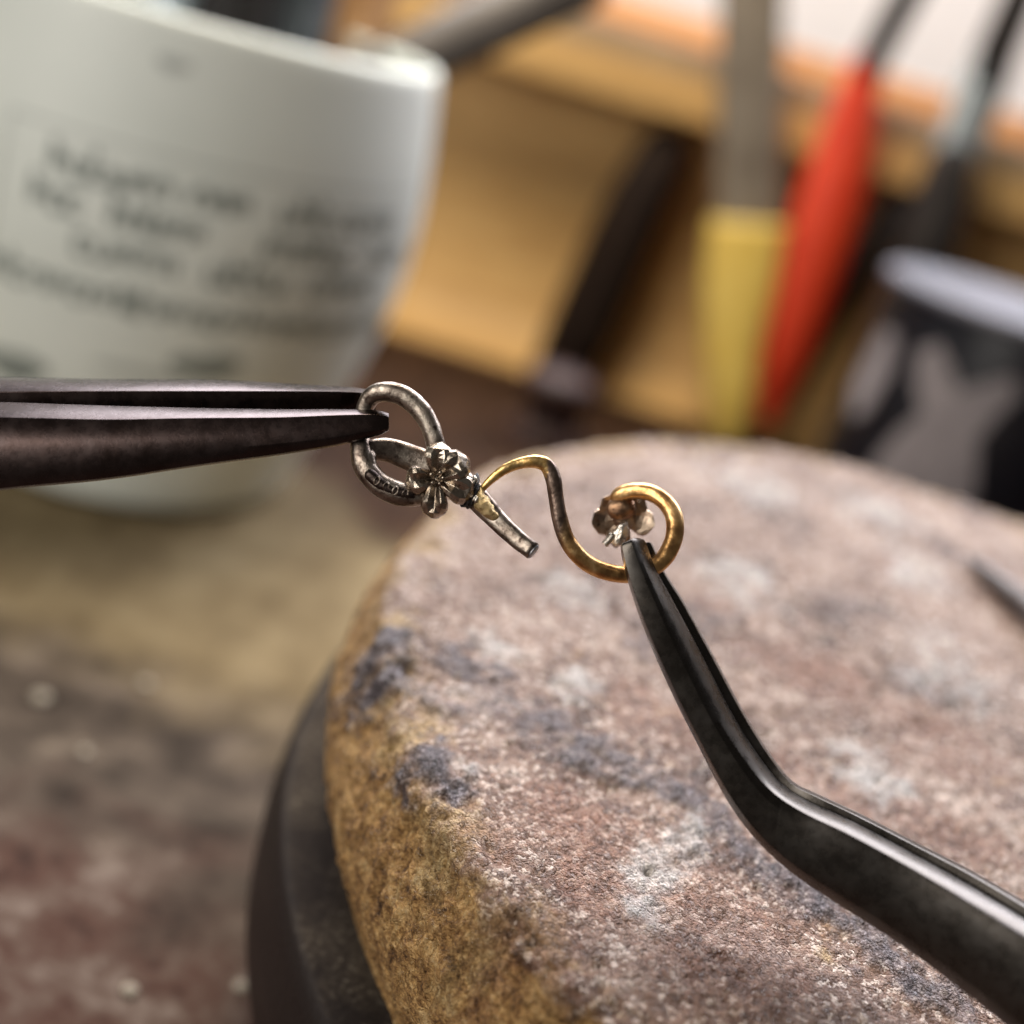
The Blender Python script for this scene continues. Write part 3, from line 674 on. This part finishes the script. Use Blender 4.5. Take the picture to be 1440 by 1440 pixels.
tube('grip', K([(1080, 585, 300), (1103, 500, 300), (1140, 380, 301), (1165, 290, 302), (1197, 170, 303), (1221, 92, 303)]), np.array([2.6, 5.6, 7.0, 7.2, 5.2, 3.6]) * 1.31, RED, rt, n=50, seg=22, flat=.6)
tube('shaft', K([(1219, 98, 303), (1250, 40, 303), (1300, -50, 304)]), np.array([3.0, 3.2, 3.2]) * 1.31, BLACK, rt, n=16, seg=14)
lean('black_rod', [(1096, 575, 312), (1150, 480, 314), (1205, 385, 318), (1262, 285, 322)], [2.4, 3.2, 3.6, 3.6], BLACK, 'thin black rod close behind the red grip', 'rod')
gt = thing('grey_bladed_tool', K([(1262, 470, 296)])[0], 'blue-grey bladed tool with dark grip behind the black jar', 'tool', 'tools leaning on the rack')
tube('grip', K([(1262, 470, 296), (1295, 370, 298), (1320, 290, 300), (1338, 230, 301)]), np.array([6, 6.5, 6, 5]) * 1.31, BLACK, gt, n=24, seg=18)
tube('blade', K([(1342, 225, 301), (1370, 150, 302), (1392, 95, 302)]), np.array([4.6, 5.2, 4.6]) * 1.31, BLUESTEEL, gt, n=16, seg=16, flat=.4, power=3)
tube('tip', K([(1388, 105, 302), (1420, 30, 302), (1450, -40, 303)]), np.array([4.4, 4.0, 3.8]) * 1.31, BLACK, gt, n=16, seg=16, flat=.6)

# dark stand at the foot of the dark bar
c = atZ(765, 620, 0)
kb = thing('varnished_stand', (c[0], c[1], 0), 'small dark rounded stand at the foot of the black-brown bar', 'stand')
V, F = lathe_geo([(.5, .05), (13, .05), (13.5, 2), (9, 5), (7, 9), (9, 12.5), (10.5, 15.5), (9.5, 18.5), (5.5, 20.2), (.5, 20.8)], c[0], c[1], 48)
build('body', V, F, plain('glossy_dark_varnish', (.03, .014, .012), (.055, .028, .025), .5, .2, .3, 0), kb)

# ------------------------------------------------------------------ black jar with pale emblem
JX, JY, JR, JH = 104.0, 305.0, 36.0, 72.5
jar = thing('black_jar', (JX, JY, 0), 'black jar with pale lid and pale forked emblem at the right edge', 'jar')
V, F = lathe_geo([(1, .1), (JR - 2, .1), (JR - .5, 1.2), (JR, 3), (JR, JH - 5), (JR - .6, JH - 3), (JR - .6, JH - 2.6), (1, JH - 2.6)], JX, JY, 80); build('body', V, F, JARBLACK, jar)
V, F = lathe_geo([(1, JH - 2.5), (JR + .6, JH - 2.5), (JR + .8, JH - 2.2), (JR + .8, JH - .8), (JR + .2, JH), (JR - 1.2, JH + .1), (JR - 2, JH - .6), (1, JH - .6)], JX, JY, 80); build('lid', V, F, JARLID, jar)
def jar_hit(px, py):
    d = ray(px, py); o = CAM - np.array([JX, JY, 0]); a = d[0] ** 2 + d[1] ** 2; b = o[0] * d[0] + o[1] * d[1]; c = o[0] ** 2 + o[1] ** 2 - JR ** 2
    D = b * b - a * c
    if D < 0: return None
    t = (-b - math.sqrt(D)) / a; q = CAM + d * t; return math.degrees(math.atan2(q[1] - JY, q[0] - JX)), q[2]
def emblem(poly, parent):
    pts = [h for h in (jar_hit(*q) for q in poly) if h]; A = np.array(pts); st_ = .55
    V = []; F = []
    def inside(x, y):
        r = False
        for (x1, y1), (x2, y2) in zip(pts, pts[1:] + pts[:1]):
            if (y1 > y) != (y2 > y) and x < (x2 - x1) * (y - y1) / (y2 - y1) + x1: r = not r
        return r
    da = math.degrees(st_ / JR)
    for th in np.arange(A[:, 0].min(), A[:, 0].max(), da):
        for z in np.arange(A[:, 1].min(), A[:, 1].max(), st_):
            if inside(th + da / 2, z + st_ / 2):
                k = len(V)
                for (a_, z_) in ((th, z), (th + da, z), (th + da, z + st_), (th, z + st_)):
                    q = math.radians(a_); V.append((JX + (JR + .15) * math.cos(q), JY + (JR + .15) * math.sin(q), z_))
                F.append((k, k + 1, k + 2, k + 3))
    if F: build('emblem', V, F, EMBLEM, parent, smooth=False, recalc=False)
emblem([(1292, 492), (1322, 484), (1340, 520), (1348, 552), (1380, 540), (1425, 530), (1432, 556), (1398, 590), (1376, 618), (1372, 690), (1340, 740), (1230, 720), (1228, 650), (1262, 608), (1296, 580), (1286, 530)], jar)
emblem([(1242, 462), (1262, 470), (1248, 530), (1216, 580), (1196, 588), (1202, 540), (1222, 500)], jar)

# ------------------------------------------------------------------ crumbs on the bench
for k, (px, py, r, lab) in enumerate([(58, 985, 1.2, 'white crumb on the bench near the left edge'), (205, 965, 1.0, 'yellowish crumb on the bench right of the white crumb'),
    (338, 1390, .8, 'pale crumb beside the turntable rim'), (183, 1396, .9, 'small greyish crumb at the bottom left of the bench'), (120, 1060, .7, 'tiny crumb on the dark part of the bench')]):
    c = atZ(px, py, 0); c[2] = r * .45
    bm = bmesh.new(); bmesh.ops.create_icosphere(bm, subdivisions=2, radius=1)
    v = np.array([q.co[:] for q in bm.verts]); f = [tuple(x.index for x in q.verts) for q in bm.faces]; bm.free()
    v = v * (1 + .35 * fbm(v + k * 7, 1.2, 2))[:, None]; v[:, 2] = np.maximum(v[:, 2], -.9) * .5
    tag(build('crumb', c + v * r, f, CRUMB), lab, 'crumb', 'crumbs on the bench')
